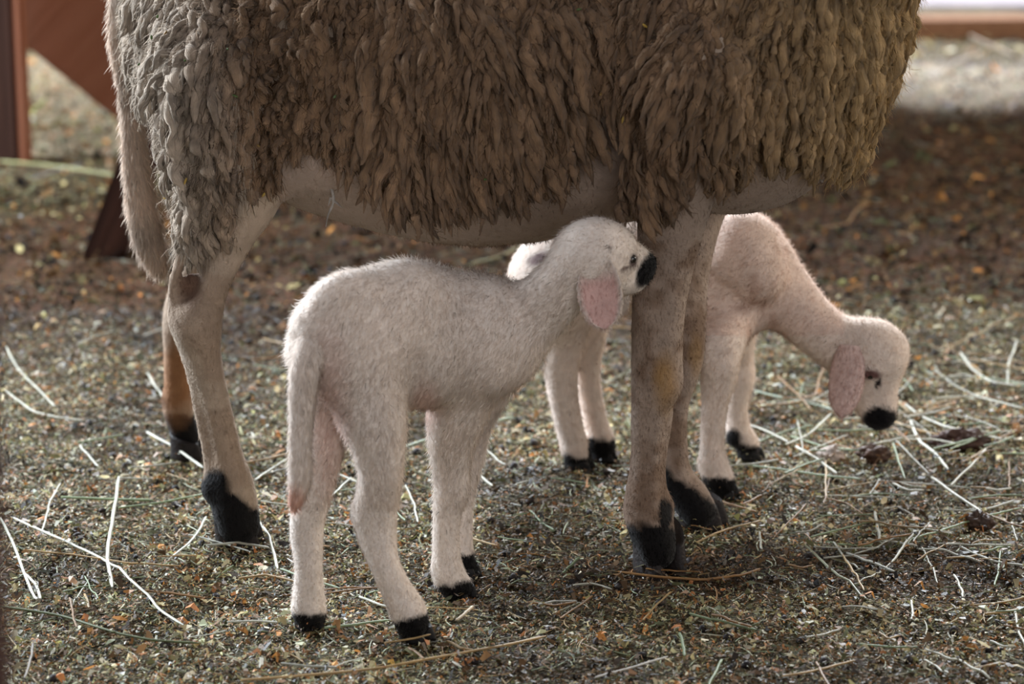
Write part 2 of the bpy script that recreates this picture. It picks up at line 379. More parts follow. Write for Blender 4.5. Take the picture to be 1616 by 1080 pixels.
# fine stalk fragments nobody could count
def stalk_paths(base, ang, ln, bend, lift, k=7):
    n = len(base); s = np.linspace(-.5, .5, k)
    d = np.column_stack([np.cos(ang), np.sin(ang), np.zeros(n)]); q = np.column_stack([-np.sin(ang), np.cos(ang), np.zeros(n)])
    path = base[:, None, :]+d[:, None, :]*(s[None, :, None]*ln[:, None, None])+q[:, None, :]*((s[None, :]**2*4-.5)*(bend*ln)[:, None])[..., None]
    path[..., 2] += (lift[:, None]*(s[None, :]+.5)*ln[:, None])+.0035
    return path
def scat_stalks(n, y0, y1, lmin, lmax):
    y = rng.uniform(y0, y1, n); x = rng.uniform(-1, 1, n)*y/.965*.185; p = np.column_stack([x, y, np.zeros(n)]); p[:, 2] = hgt(p)
    return p, rng.uniform(0, np.pi, n), rng.uniform(lmin, lmax, n), rng.normal(0, .12, n), rng.normal(0, .05, n)
SPAL = np.array([lin(186, 190, 160), lin(150, 162, 128), lin(200, 196, 176), lin(176, 150, 104), lin(160, 120, 74), lin(120, 128, 96)])
pp, an, ln, bd, lf = scat_stalks(7000, 2.8, 6.4, .008, .045)
path = stalk_paths(pp, an, ln, bd, np.abs(lf)); rad = np.outer(rng.uniform(.0004, .0010, len(pp)), np.array([.8, 1, 1, 1, 1, .9, .6]))
V, Fc, _ = tubes(path, rad, 4); bz = brown_shade_zone(pp)[:, None]
cc = SPAL[rng.choice(6, len(pp), p=[.14, .25, .1, .22, .14, .15])]*(1-.55*bz)
tag(mesh_np('short_hay_pieces', V, Fc, M_straw, cols=np.repeat(cc, 28, axis=0)), 'short broken bits of hay strewn all through the floor litter', 'hay', kind='stuff')
# droppings
n = 420; y = rng.uniform(2.85, 5.6, n); x = rng.uniform(-1, 1, n)*y/.965*.185; pp = np.column_stack([x, y, np.zeros(n)]); pp[:, 2] = hgt(pp)+.003
th = np.linspace(0, np.pi, 6); prof = np.sin(th)*.0045+.0001
path = pp[:, None, :]+unit(np.column_stack([rng.normal(0, 1, n), rng.normal(0, 1, n), rng.normal(0, .3, n)]))[:, None, :]*(-np.cos(th)*.006)[None, :, None]
V, Fc, _ = tubes(path, np.outer(rng.uniform(.7, 1.3, n), prof), 7)
tag(mesh_np('sheep_droppings', V, Fc, M_hoof, cols=np.repeat(lin(40, 34, 34)*rng.uniform(.6, 1.6, (n, 1)), 42, axis=0)), 'small dark round droppings scattered through the litter', 'droppings', kind='stuff')

# ------------------------------------------------------------------ loose straw stalks, each its own thing
def straw(pts, w, col, label=None, z=.006, name='straw_stalk', group='loose straw stalks on the floor'):
    g = np.array([G(a, b_, z) for a, b_ in pts]); k = 22
    t = np.linspace(0, len(g)-1, k); path = np.stack([np.interp(t, np.arange(len(g)), g[:, i]) for i in range(3)], 1)
    for _ in range(2): path[1:-1] = .25*path[:-2]+.5*path[1:-1]+.25*path[2:]
    path[:, :2] += np.cumsum(rng.normal(0, .00035, (k, 2)), axis=0)
    h = hgt(path); path[:, 2] = z+.005+np.maximum(h, -.002)*.7
    rad = np.full((1, k), w/2*1.08); rad[0, -1] *= .5; rad[0, 0] *= .7
    org = path[0].copy()
    V, Fc, _ = tubes(path[None], rad, 6)
    Vz = V[:, 2].copy()
    zc = np.repeat(path[:, 2], 6); V[:, 2] = zc+(Vz-zc)*.75
    c = np.tile(col, (len(V), 1))*(.86+.22*noise(V, 45, 13)[:, None])*(1+.08*noise(V, 300, 14)[:, None])
    o = mesh_np(name, V, Fc, M_straw, cols=c, origin=org)
    return tag(o, label, 'straw', group)
PALE, GRN, TAN, BRN = lin(214, 212, 196), lin(150, 166, 128), lin(190, 160, 112), lin(158, 118, 72)
STR = [
 ([(22,822),(110,862),(170,888),(228,935),(258,968),(295,992)], .0036, PALE, 'longest pale stalk sloping across the litter left of the ewe hind hoof'),
 ([(188,757),(178,820),(170,880),(181,932)], .0046, PALE, 'upright looking flat pale stalk crossing the longest stalk at left'),
 ([(0,822),(22,862),(36,905),(56,950),(66,955),(60,930),(38,908)], .0036, PALE, 'white hairpin shaped stalk at the far left edge'),
 ([(96,789),(160,792),(240,794)], .0042, GRN, 'pale green blade lying level left of the hind hoof'),
 ([(186,806),(250,799),(322,785)], .0030, GRN, 'thin olive blade pointing at the heel of the near hind hoof'),
 ([(38,872),(130,881),(215,893),(290,896)], .0026, TAN, 'thin brownish stalk running level over the litter at lower left'),
 ([(0,962),(100,976),(190,1005),(250,1016),(320,1020)], .0034, lin(104,112,74), 'dark olive blade curving along the lower left floor'),
 ([(8,620),(50,652),(90,662),(130,667)], .0030, PALE, 'pale curved stalk high on the left floor'),
 ([(10,552),(30,590),(70,630),(84,646)], .0028, PALE, 'pale drooping stalk at the left edge above the others'),
 ([(232,686),(270,708),(318,742)], .0040, PALE, 'thick pale stalk slanting down to the shin of the near hind leg'),
 ([(405,820),(424,850),(438,902)], .0036, PALE, 'white stalk beside the toe of the near hind hoof'),
 ([(325,820),(312,845),(295,865),(268,888)], .0034, PALE, 'short bowed pale stalk just left of the near hind hoof'),
 ([(386,735),(420,728),(462,718)], .0034, TAN, 'tan stalk between the hind shin and the nursing lamb'),
 ([(402,762),(430,744),(456,728)], .0028, PALE, 'pale stalk slanting below the tan one beside the nursing lamb'),
 ([(232,592),(246,615),(262,640)], .0030, PALE, 'short pale stalk left of the far hind foot'),
 ([(66,842),(78,800),(96,766)], .0026, PALE, 'short bright stalk leaning up at left of the level green blade'),
 ([(40,1075),(52,1040),(58,1020)], .0030, lin(150,140,128), 'grey brown stalk in the bottom left corner'),
 ([(380,1078),(470,1072),(600,1060),(700,1040),(800,1022),(862,1008)], .0036, TAN, 'longest tan stalk along the bottom edge below the lamb feet'),
 ([(512,996),(560,992),(612,986)], .0034, GRN, 'greenish stalk between the two hind hooves of the nursing lamb'),
 ([(632,712),(680,696),(740,678),(808,662)], .0034, lin(170,184,160), 'pale green stalk running behind the legs of the nursing lamb'),
 ([(756,705),(775,722),(796,738)], .0026, PALE, 'short pale stalk right of the nursing lamb far knee'),
 ([(516,740),(535,752),(565,766)], .0030, PALE, 'pale stalk seen between the lamb hind legs'),
 ([(518,790),(536,775),(552,758)], .0030, PALE, 'straight pale stalk crossing between the lamb hind shanks'),
 ([(640,770),(655,800),(662,828)], .0026, PALE, 'thin bright stalk between the near hind and near front leg of the lamb'),
 ([(976,907),(1040,916),(1110,921),(1165,914),(1200,904)], .0038, BRN, 'thick tan stalk lying just in front of the ewe near front hoof'),
 ([(1020,902),(1060,906),(1105,908)], .0026, BRN, 'short brown stalk touching the toe of the ewe near front hoof'),
 ([(720,984),(735,972),(750,960)], .0040, lin(206,190,164), 'short thick pale chip right of the lamb near front hoof'),
 ([(940,1074),(1000,1056),(1050,1040)], .0028, lin(210,205,196), 'pale thin stalk at the bottom edge below the front hooves'),
 ([(1100,860),(1150,838),(1200,826)], .0030, TAN, 'tan stalk running from behind the ewe far front hoof'),
 ([(1015,985),(1032,962),(1058,938)], .0024, TAN, 'thin tan twig leaning below the ewe near front hoof'),
 ([(1190,620),(1240,632),(1300,645),(1340,660)], .0030, lin(176,190,170), 'pale green stalk under the neck of the grazing lamb'),
 ([(1180,738),(1230,745),(1300,755),(1360,760)], .0034, lin(180,196,170), 'long pale green stalk right of the grazing lamb front hooves'),
 ([(1255,708),(1290,728),(1322,750)], .0040, PALE, 'thick pale stalk crossing the long green one under the grazing lamb'),
 ([(1240,705),(1275,690),(1310,656)], .0032, PALE, 'pale stalk leaning up toward the grazing lamb ear'),
 ([(1425,640),(1450,660),(1500,682),(1578,698)], .0040, PALE, 'long pale stalk starting beside the grazing lamb nose'),
 ([(1436,668),(1450,700),(1478,722),(1498,745)], .0042, PALE, 'bowed white stalk hooked below the grazing lamb muzzle'),
 ([(1470,758),(1510,786),(1550,812)], .0044, PALE, 'thick bright stalk slanting at right, well below the muzzle'),
 ([(1476,632),(1540,628),(1616,648)], .0032, PALE, 'pale stalk lying level at the right edge beside the muzzle'),
 ([(1515,560),(1530,585),(1560,605),(1600,612)], .0040, PALE, 'curved pale stalk at the right edge level with the grazing lamb eye'),
 ([(1605,545),(1592,580),(1590,610)], .0034, PALE, 'upright pale stalk at the right edge above the others'),
 ([(1486,562),(1540,530),(1616,500)], .0026, TAN, 'thin tan stalk sloping up at the right edge'),
 ([(1500,770),(1530,740),(1556,712)], .0030, PALE, 'thin pale stalk crossing upward at right'),
 ([(1380,812),(1384,840),(1390,864)], .0038, PALE, 'short bent white stalk in the litter right of centre'),
 ([(1280,852),(1330,838),(1382,824)], .0028, GRN, 'pale olive stalk meeting the short bent white one'),
 ([(1440,858),(1500,836),(1560,818),(1610,806)], .0030, GRN, 'long olive stalk sloping up to the right edge'),
 ([(1270,865),(1310,900),(1372,958)], .0034, lin(150,150,120), 'grey green blade slanting down in the dark patch at lower right'),
 ([(1460,1030),(1510,1050),(1560,1078)], .0030, PALE, 'pale stalk running off the bottom edge at right'),
 ([(1458,1046),(1478,1058),(1496,1072)], .0026, PALE, 'shorter pale stalk beside the one leaving the bottom edge'),
 ([(1235,1072),(1300,1062),(1356,1048)], .0030, TAN, 'tan stalk at the bottom edge right of centre'),
 ([(1602,968),(1604,1000),(1616,1030)], .0032, PALE, 'pale curved stalk at the lower right edge'),
 ([(1505,915),(1516,932),(1522,948)], .0032, PALE, 'short bright stalk at lower right below the dark patch'),
 ([(1438,955),(1438,970),(1438,982)], .0032, PALE, 'tiny upright pale stalk at lower right'),
 ([(1140,672),(1130,700),(1118,720)], .0024, PALE, 'pale stalk behind the shin of the grazing lamb'),
 ([(860,520),(905,516),(996,520)], .0030, TAN, 'tan stalk behind the grazing lamb hind legs'),
 ([(742,420),(790,408),(830,388)], .0050, lin(150,140,90), 'olive stalk on the dark floor above the nursing lamb back'),
 ([(1296,365),(1340,358),(1350,336),(1372,326),(1400,326)], .0042, BRN, 's shaped brown stalk on the dark floor at right'),
 ([(0,257),(60,262),(110,268),(182,280)], .0080, lin(170,165,110), 'thick yellow green reed lying across the floor below the post'),
 ([(50,285),(90,272),(130,262)], .0060, lin(170,176,176), 'pale grey stalk crossing under the yellow green reed'),
 ([(1480,120),(1510,100),(1550,84)], .0090, lin(190,176,160), 'thick pale stalk on the dusty strip at upper right'),
 ([(1530,58),(1560,72),(1600,90)], .0080, lin(170,150,130), 'brown grey stalk below the wooden sill at upper right'),
]
for s in STR: straw(*s)
k = 0
while k < 230:                                     # the other loose stalks in view
    a, bb = rng.uniform(0, 1616), 500+580*rng.random()**.9
    if k < 125: a, bb = rng.uniform(1180, 1600), rng.uniform(540, 900)
    L_ = rng.uniform(35, 120); th = rng.normal(0, .45) if rng.random() < .7 else rng.uniform(0, 3.14)
    ci = rng.integers(5); c_ = [PALE, GRN, TAN, BRN, PALE*.8][ci]*rng.uniform(.7, 1.05)
    pts = [(a, bb), (a+L_*.5*math.cos(th), bb+L_*.25*math.sin(th)+rng.normal(0, 3)), (a+L_*math.cos(th), bb+L_*.5*math.sin(th))]
    cn = ['pale', 'greenish', 'tan', 'brown', 'grey'][ci]
    zn = 'at left around the hind feet' if a < 420 else ('in the middle around the front hooves' if a < 1120 else 'at right around the grazing lamb')
    hn_ = 'nearer half of the floor' if bb > 780 else 'farther half of the floor'
    straw(pts, rng.uniform(.0016, .0036), c_, 'thin %s hay stalk %s, %s' % (cn, zn, hn_.replace(' of the floor', '')), z=rng.uniform(.003, .009), name='hay_stalk', group='thin %s hay stalks %s, %s' % (cn, zn, hn_))
    k += 1

# ------------------------------------------------------------------ shared animal parts
def paint(V, base, blobs, seed=0, mott=.08):
    c = np.tile(base, (len(V), 1))*(1+mott*noise(V, 14, seed)[:, None])
    x, y = proj(V)
    for b_ in blobs:
        f, col = b_; w = np.clip(f(V, x, y), 0, 1)[:, None]; c = c*(1-w)+col*w
    return np.clip(c, 0, 1)
def ell(cx, cy, Y, rx, ry, soft=.25, yr=.08, rot=0.0):
    """soft ellipse region in photo units limited to depth Y +- yr"""
    def f(V, x, y):
        a, bb = x-cx, y-cy; cr_, sr = math.cos(rot), math.sin(rot); u, v = a*cr_+bb*sr, -a*sr+bb*cr_
        n = noise(V, 90, 77)*.12
        d = np.sqrt((u/rx)**2+(v/ry)**2)+n; return np.clip((1-d)/soft+.5, 0, 1)*(np.abs(V[:, 1]-Y) < yr)
    return f
def leg_below(pts, yline, Y, xr, yr=.1, soft=8, slope=0.0):
    def f(V, x, y):
        n = noise(V, 110, 5)*6
        return np.clip((y-(yline+slope*(x-xr[0]))+n)/soft, 0, 1)*(x > xr[0])*(x < xr[1])*(np.abs(V[:, 1]-Y) < yr)
    return f
def ear(name, parent, root, tip, wid, inward, cin, cout, cup=.35, thick=.0022, bend=0.0, furmat=None, curl=0.0, seed=0):
    """leaf shaped cupped ear; inward = direction its pink inside faces"""
    root, tip = np.asarray(root), np.asarray(tip); ax = tip-root; Ln = np.linalg.norm(ax); ax = ax/Ln
    nrm = np.asarray(inward, float); nrm = unit(nrm-ax*(nrm@ax)); sd = np.cross(ax, nrm)
    nu, nv = 22, 15; t = np.linspace(0, 1, nu); tq_ = t**1.15; w = wid*.5*np.sqrt(np.clip(1-(2*(tq_*.9+.10)-1.0)**2, 0.0, 1))*(1-.12*t); w[-1] = wid*.03; w[-2] = w[-3]*.66
    s = np.linspace(-1, 1, nv); T, S_ = np.meshgrid(t, s, indexing='ij'); Wd = w[:, None]
    base = root+ax*(T[..., None]*Ln)+nrm*(bend*Ln*np.sin(np.pi*T)[..., None])+sd*(S_*Wd)[..., None]
    off = cup*Wd*(S_**2)*(1-.4*T)+curl*Ln*T**2
    front = base+nrm*(off+thick*.5*(1-S_**2*.7))[..., None]; back = base+nrm*(off-thick*(1-S_**2*.7))[..., None]
    V = np.concatenate([front.reshape(-1, 3), back.reshape(-1, 3)]); n1 = nu*nv
    i = (np.arange(nu-1)[:, None]*nv+np.arange(nv-1)).ravel(); Fa = np.column_stack([i, i+1, i+nv+1, i+nv])
    Fb = Fa[:, ::-1]+n1
    rim = np.concatenate([np.arange(nu)*nv+nv-1]); lft = np.arange(nu)*nv
    R1 = np.column_stack([rim[:-1], rim[:-1]+n1, rim[1:]+n1, rim[1:]]); R2 = np.column_stack([lft[:-1], lft[1:], lft[1:]+n1, lft[:-1]+n1])
    tp = (nu-1)*nv+np.arange(nv); R3 = np.column_stack([tp[:-1], tp[:-1]+n1, tp[1:]+n1, tp[1:]])
    edge = np.clip((np.abs(S_)-.72)/.28, 0, 1)[..., None]; top = np.clip((.34-T)/.22, 0, 1)[..., None]; mx = np.maximum(edge, top)
    ci = (cin*(1-mx)+cout*mx).reshape(-1, 3); cc = np.concatenate([ci, np.tile(cout, (n1, 1))])
    Q = np.concatenate([Fa, Fb, R1, R2, R3]); o = mesh_np(name, V, Q, M_skin, parent, cols=cc)
    if furmat is not None:
        N = vnormals(V, Q); wgt = np.concatenate([mx.ravel()*1+.12, np.full(n1, .8)])
        fur('ear_fur', o, furmat, V, Q, N, cc, 5000, .006, ax, lift=.25, width=.0006, weight=wgt)
    return o
def hoof(name, parent, c, tow, length, width, height, col=None):
    """a cloven hoof: two claws side by side; c = ground point under the centre, tow = heading"""
    col = lin(34, 27, 26) if col is None else col
    tow = unit(np.array([tow[0], tow[1], 0.0])); sd = np.array([-tow[1], tow[0], 0]); Vs, Fs, Cs = [], [], []; off = 0
    nr, na = 7, 18
    for sgn in (-1, 1):
        z = np.linspace(0, 1, nr); a = np.arange(na)/na*2*np.pi
        for zi in z:
            ll = length*(.5-.07*zi**1.2); ww = width*.27*(1-.06*zi); sh = -length*.10*zi
            x = np.cos(a)*ll; x = np.where(x > 0, x*1.05, x*.85); y = np.sin(a)*ww*(1-.28*np.clip(np.cos(a), 0, 1))
            Vs.append(c+tow*(x+sh)[:, None]+sd*(y+sgn*width*.245)[:, None]+np.array([0, 0, 1])*(zi*height*(1-.22*np.cos(a)*zi)-.002)[:, None])
        i = off+(np.arange(nr-1)[:, None]*na+np.arange(na)).ravel(); j = off+(np.arange(nr-1)[:, None]*na+(np.arange(na)+1) % na).ravel()
        Fs.append(np.column_stack([i, j, j+na, i+na]))
        for base in (off, off+(nr-1)*na):
            Vs.append(np.array([np.mean(Vs[-nr if base == off else -1], axis=0)]))
            if base == off:  # bottom cap uses first ring
                Vs[-1] = np.array([c+sd*sgn*width*.245+np.array([0, 0, -.002])])
            ctr = off+nr*na+(0 if base == off else 1); r = base+np.arange(na); r2 = base+(np.arange(na)+1) % na
            q = np.column_stack([np.full(na, ctr), r2, r, r]) if base == off else np.column_stack([np.full(na, ctr), r, r2, r2])
            Cs.append(q[:, :3])
        off += nr*na+2
    V = np.concatenate(Vs); Q = np.concatenate(Fs); Tc = np.concatenate(Cs)
    # triangulate all so one face array works
    T = np.concatenate([Q[:, [0, 1, 2]], Q[:, [0, 2, 3]], Tc])
    cc = col*(1+.5*np.clip((V[:, [2]]-c[2])/height, 0, 1)*0)
    return mesh_np(name, V, T, M_hoof, parent, cols=np.tile(col, (len(V), 1)))
def eyeball(parent, c, r, look):
    import bmesh
    bm = bmesh.new(); bmesh.ops.create_uvsphere(bm, u_segments=20, v_segments=14, radius=r)
    me = bpy.data.meshes.new('eye'); bm.to_mesh(me); bm.free(); me.materials.append(M_eye)
    for p_ in me.polygons: p_.use_smooth = True
    o = bpy.data.objects.new('eye', me); link(o, parent); o.location = tuple(float(v) for v in c); return o
def surf(V, px, py, rad=4):
    """nearest point of a body's surface seen at a photograph position"""
    x, y = proj(V); m = (np.abs(x-px) < rad) & (np.abs(y-py) < rad)
    return V[m][np.argmin(V[m][:, 1])] if m.any() else P(px, py, 3.4)
def rel(o_parent, children):
    """children were built in world space; keep them there under an Empty that stands at the animal's feet"""
    for c_ in children: c_.matrix_parent_inverse = o_parent.matrix_world.inverted()
def finish(root):
    bpy.context.view_layer.update(); inv = root.matrix_world.inverted()
    for c_ in root.children: c_.matrix_parent_inverse = inv

# ------------------------------------------------------------------ the ewe
WHITE = lin(206, 198, 190); BLACK = lin(13, 11, 12); PINK = lin(208, 170, 162)
yh = lambda x: 3.72-(x-330)/800*.15                     # depth of the ewe's spine
E = Body()
E.chain([(358, 20, yh(335), 128), (440, 55, yh(430), 206), (480, 68, yh(480), 220), (570, 88, yh(570), 252), (760, 108, yh(760), 272), (950, 98, yh(950), 248), (1130, 88, yh(1130), 238)], k=.06)
E.chain([(1165, 30, yh(1180), 214), (1320, -150, 3.53, 140), (1440, -330, 3.50, 105)], k=.06)              # chest into neck
E.chain([(1440, -330, 3.50, 100), (1500, -380, 3.49, 82), (1600, -330, 3.47, 62), (1690, -265, 3.45, 40)], k=.03)   # head above the frame
E.ball((1195, 196, yh(1200), 92), k=.07)
# near hind leg
hn = G(377, 858)[1]; hf = G(300, 716)[1]; fn = G(1035, 903)[1]; ff = G(1112, 830)[1]
E.chain([(368, 130, 3.57, 112), (368, 240, 3.56, 82), (384, 325, 3.56, 44)], k=.025, sy=.9)
E.chain([(384, 325, 3.56, 44), (364, 385, hn+.01, 30), (344, 435, hn, 23), (326, 480, hn, 27), (312, 520, hn, 33)], k=.012, sy=.9)
E.chain([(330, 300, 3.57, 46), (300, 375, hn+.01, 14), (280, 425, hn+.003, 8), (273, 465, hn, 8), (281, 505, hn, 15)], k=.007)
E.ball((306, 452, hn+.004, 22), k=.006, sy=.35); E.ball((318, 395, hn+.008, 26), k=.01, sy=.4)
E.chain([(308, 506, hn, 36), (324, 575, hn, 26), (341, 640, hn, 22), (358, 715, hn, 23), (366, 760, hn, 32), (370, 795, hn, 36), (376, 828, hn-.003, 34)], k=.012)
E.chain([(296, 520, hn+.004, 24), (306, 580, hn+.004, 14), (318, 640, hn+.004, 13), (334, 715, hn+.004, 14), (344, 755, hn+.004, 20)], k=.005)
E.ball((338, 772, hn, 20), k=.012)
# far hind leg
E.chain([(370, 120, 3.85, 105), (370, 250, 3.87, 72), (335, 380, 3.92, 36), (300, 450, 3.94, 28), (285, 500, hf, 27), (280, 560, hf, 21), (281, 615, hf, 21), (281, 648, hf, 23), (293, 685, hf, 20), (298, 700, hf, 20)], k=.02)
E.ball((268, 628, hf, 10), k=.01)
# near front leg
E.chain([(1095, 120, 3.42, 105), (1075, 230, 3.42, 78), (1064, 320, 3.43, 57), (1052, 400, fn, 46), (1040, 480, fn, 41), (1037, 545, fn, 39), (1036, 600, fn, 39), (1025, 655, fn, 28), (1021, 730, fn, 25), (1018, 790, fn, 32), (1026, 828, fn, 36), (1034, 852, fn-.004, 32), (1038, 870, fn-.002, 28)], k=.02)
E.ball((1048, 606, fn-.008, 24), k=.012); E.chain([(1048, 650, fn+.01, 14), (1040, 740, fn+.012, 10), (1042, 790, fn+.01, 14)], k=.006); E.chain([(1058, 420, fn-.012, 18), (1054, 500, fn-.012, 15), (1050, 560, fn-.01, 16)], k=.012); E.ball((1045, 800, fn+.01, 16), k=.012); E.ball((1003, 805, fn+.01, 16), k=.012)
# far front leg
E.chain([(1120, 140, 3.70, 100), (1110, 260, 3.69, 66), (1100, 340, 3.68, 40), (1082, 430, 3.66, 36), (1078, 510, ff, 35), (1076, 570, ff, 32), (1064, 640, ff, 22), (1063, 715, ff, 22), (1068, 755, ff, 27), (1088, 785, ff-.005, 30), (1102, 806, ff-.012, 28)], k=.02)
E.ball((1058, 748, ff+.01, 15), k=.012)
# flank fold and folds by the armpit
E.cone((415, 285, 3.55, 14), (505, 245, 3.50, 30), k=.05)
ewe = empty('ewe', G(700, 870)); tag(ewe, 'large woolly brown ewe with black feet standing over two white lambs', 'sheep')
V, Q = E.mesh(.006, 6, .0012); N = vnormals(V, Q); print('ewe', len(V))
x, y = proj(V)
SKIN = lin(172, 154, 136)
near = lambda V: V[:, 1] < 3.62
blob = [
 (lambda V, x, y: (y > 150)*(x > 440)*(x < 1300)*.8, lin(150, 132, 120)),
 (lambda V, x, y: (x > 980)*(y > 380)*(x < 1130)*np.clip(.35+noise(V, 30, 41)+.6*noise(V, 85, 42), 0, .75), lin(108, 84, 66)),
 (lambda V, x, y: (x < 420)*(y > 400)*np.clip(.2+noise(V, 30, 43), 0, .35), lin(130, 104, 84)),
 (lambda V, x, y: ell(1050, 605, fn, 17, 42, .9, .05)(V, x, y)*.7, lin(160, 124, 76)),
 (lambda V, x, y: ell(1098, 560, ff, 10, 30, .9, .06)(V, x, y)*.6, lin(150, 118, 76)),
 (ell(300, 450, hn, 18, 30, .8, .06), lin(104, 80, 66)),
 (leg_below(None, 742, hn, (300, 440), soft=6, slope=.55), BLACK),
 (ell(340, 768, hn, 22, 26, .3), BLACK),
 (leg_below(None, 650, hf, (230, 330), soft=6), BLACK), (ell(266, 628, hf, 14, 16, .3), BLACK), (ell(280, 600, hf, 30, 60, .8, .08), lin(150, 108, 76)),
 (leg_below(None, 826, fn, (960, 1100), yr=.075), BLACK), (ell(1050, 812, fn, 12, 26, .3), BLACK),
 (leg_below(None, 722, ff, (1030, 1160), yr=.075, slope=.7), BLACK),
 (lambda V, x, y: np.clip((x-1560)/20, 0, 1), BLACK),
]
cols = paint(V, SKIN, blob, 2)
body = mesh_np('body', V, Q, M_skin, ewe, cols=cols)
# short leg and belly hair
legw = ((y > 240) & (x > 200) & (x < 1320)).astype(float)*np.where(y > 380, 1.0, .35)
down = lambda p: np.tile([.1, .05, -1.0], (len(p), 1))
fur('short_hair', body, M_fur, V, Q, N, cols, 52000, .0062, down, lift=.2, width=.0007, weight=legw, curl=.2)
# hooves
HB = lin(35, 29, 28)
hoof('hoof', ewe, np.array([*G(377, 856)[:2], -.004]), (1, -.15), .062, .056, .046, HB)
hoof('hoof', ewe, np.array([*G(300, 716)[:2], -.004]), (1, -.4), .052, .048, .034, HB)
hoof('hoof', ewe, np.array([*G(1042, 897)[:2], -.004]), (.45, -1), .066, .064, .056, HB)
hoof('hoof', ewe, np.array([*G(1108, 826)[:2], -.004]), (1, -.35), .064, .054, .046, HB)
for yy in (-.055, .055):
    eyeball(ewe, P(1562, -352, 3.48)+np.array([0, yy, 0]), .012, None)
    ear('ear', ewe, P(1500, -400, 3.49)+np.array([0, yy, .0]), P(1470, -330, 3.49)+np.array([0, yy*3.0, -.02]), .06, (1, 0, -.4), PINK, WHITE)

# fleece: hanging locks of wool
BX = np.array([150, 200, 250, 285, 300, 345, 380, 430, 455, 500, 550, 600, 640, 680, 720, 780, 830, 860, 900, 940, 965, 985, 1000, 1025, 1060, 1095, 1125, 1150, 1190, 1250, 1290, 1330, 1360, 1400, 1500])
BY = np.array([120, 250, 330, 400, 420, 385, 325, 300, 262, 240, 275, 318, 358, 352, 334, 332, 320, 304, 285, 225, 200, 230, 345, 352, 335, 305, 306, 292, 272, 244, 254, 254, 258, 250, 200])
def fleece_w(V, margin):
    x, y = proj(V); lim = np.interp(x, BX, BY)
    far_ = V[:, 1] > (yh(x)+.02); lim = np.where(far_, lim-30, lim)
    ok = (y+margin < lim) & (x < 1500) & ~((np.abs(x-1208) < 15) & (np.abs(y-185) < 20) & (V[:, 1] < 3.5))
    return ok.astype(float)
vw = fleece_w(V, 0); v_in = vw > 0
def locks(count, Lmean, rmean, seed, off, ncl, pull):
    p, nn, vi = sample(V, Q, N, int(count*1.7), vw*np.where(N[:, 1] < .25, 1.0, .35))
    n = len(p); x, y = proj(p)
    Lk = Lmean*rng.uniform(.65, 1.4, n)
    Lk *= np.interp(x, [200, 280, 380, 470, 600, 980, 1100, 1260, 1400], [.95, .85, .55, .55, 1.0, 1.0, .9, .8, .8])
    px = Lk/S(1, 3.5)*np.interp(x, [1150, 1280], [.75, .45]); keep = fleece_w(p, px) > 0
    p, nn, Lk, x, y = p[keep][:count], nn[keep][:count], Lk[keep][:count], x[keep][:count], y[keep][:count]; n = len(p)
    lean = noise(p, 5.5, seed)*.5+noise(p, 14, seed+1)*.45+np.interp(x, [180, 350, 600, 900, 1000, 1400], [.14, .05, .18, .22, .05, -.16])
    g = np.column_stack([lean, noise(p, 9, seed+3)*.2, -np.ones(n)])
    t = unit(g-nn*(g*nn).sum(1, keepdims=True)*.85)
    sd = unit(np.cross(nn, t)); k = 16; s = np.linspace(0, 1, k)
    cen = p[rng.choice(n, ncl, replace=False)]
    near_ = np.array([np.argmin(((cen-q)**2*np.array([1, 1, .12])).sum(1)) for q in p])
    lat = np.clip(((cen[near_]-p)*sd).sum(1), -.02, .02)*pull
    rl = _hash(near_, near_*7+3, near_*0+seed, 5)*1.0                    # whole tuft stands out or lies low
    ph = rng.uniform(0, 6.28, n)*.5+rl*6.28; fr = rng.uniform(5, 10, n); am = rng.uniform(.0015, .0050, n)*(rmean/.0075)
    lift = off*(.35+1.1*rl)*rng.uniform(.8, 1.2, n)
    hang = np.clip(-nn[:, 2], 0, 1)
    prof = np.sin(np.clip(s*1.4, 0, 1)*np.pi/2)
    path = np.stack([p+nn*((-.010+(lift+.006)*prof[i]*(1-.25*s[i]))[:, None])+t*(Lk*s[i])[:, None]+sd*(am*np.sin(ph+fr*s[i])*s[i]**.5+lat*s[i]**.8)[:, None]
                     +nn*(am*.9*np.cos(ph*1.7+fr*1.3*s[i])*s[i]**.5)[:, None]+np.array([0, 0, -1.0])*(hang*Lk*s[i]**2*.25)[:, None] for i in range(k)], 1)
    shape = np.interp(s, np.linspace(0, 1, 12), [.8, 1.0, 1.08, 1.1, 1.08, 1.04, 1.0, .95, .88, .76, .5, .1])
    rad = (rmean*rng.uniform(.5, 1.4, n))[:, None]*shape[None, :]*(1+.13*np.sin(ph[:, None]*3+s[None, :]*rng.uniform(10, 26, (n, 1))))
    return p, nn, t, path, rad
WC = lin(150, 120, 92)
def wool_col(p, n_, k, sides, tip=True):
    x, y = proj(p); base = np.tile(WC, (len(p), 1))
    a = np.clip(noise(p, 10, 51)*.5+.5, 0, 1)[:, None]; base = base*(1-a*.4)+lin(124, 96, 70)*a*.4
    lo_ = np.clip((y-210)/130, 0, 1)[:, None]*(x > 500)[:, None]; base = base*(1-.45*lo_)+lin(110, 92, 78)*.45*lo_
    rw = np.clip((400-x)/120, 0, 1)[:, None]; base = base*(1-rw*.55)+lin(212, 202, 188)*rw*.55  # rear wool is whiter, with rim light put into its colour
    yw = np.clip((x-1100)/250, 0, 1)[:, None]; base = base*(1-yw*.7)+lin(186, 156, 108)*yw*.7
    base = base*rng.uniform(.78, 1.2, (len(p), 1))
    c = np.repeat(base[:, None, :], k, 1)*np.linspace(.92, 1.06, k)[None, :, None]
    return np.repeat(c.reshape(-1, 3), sides, axis=0)
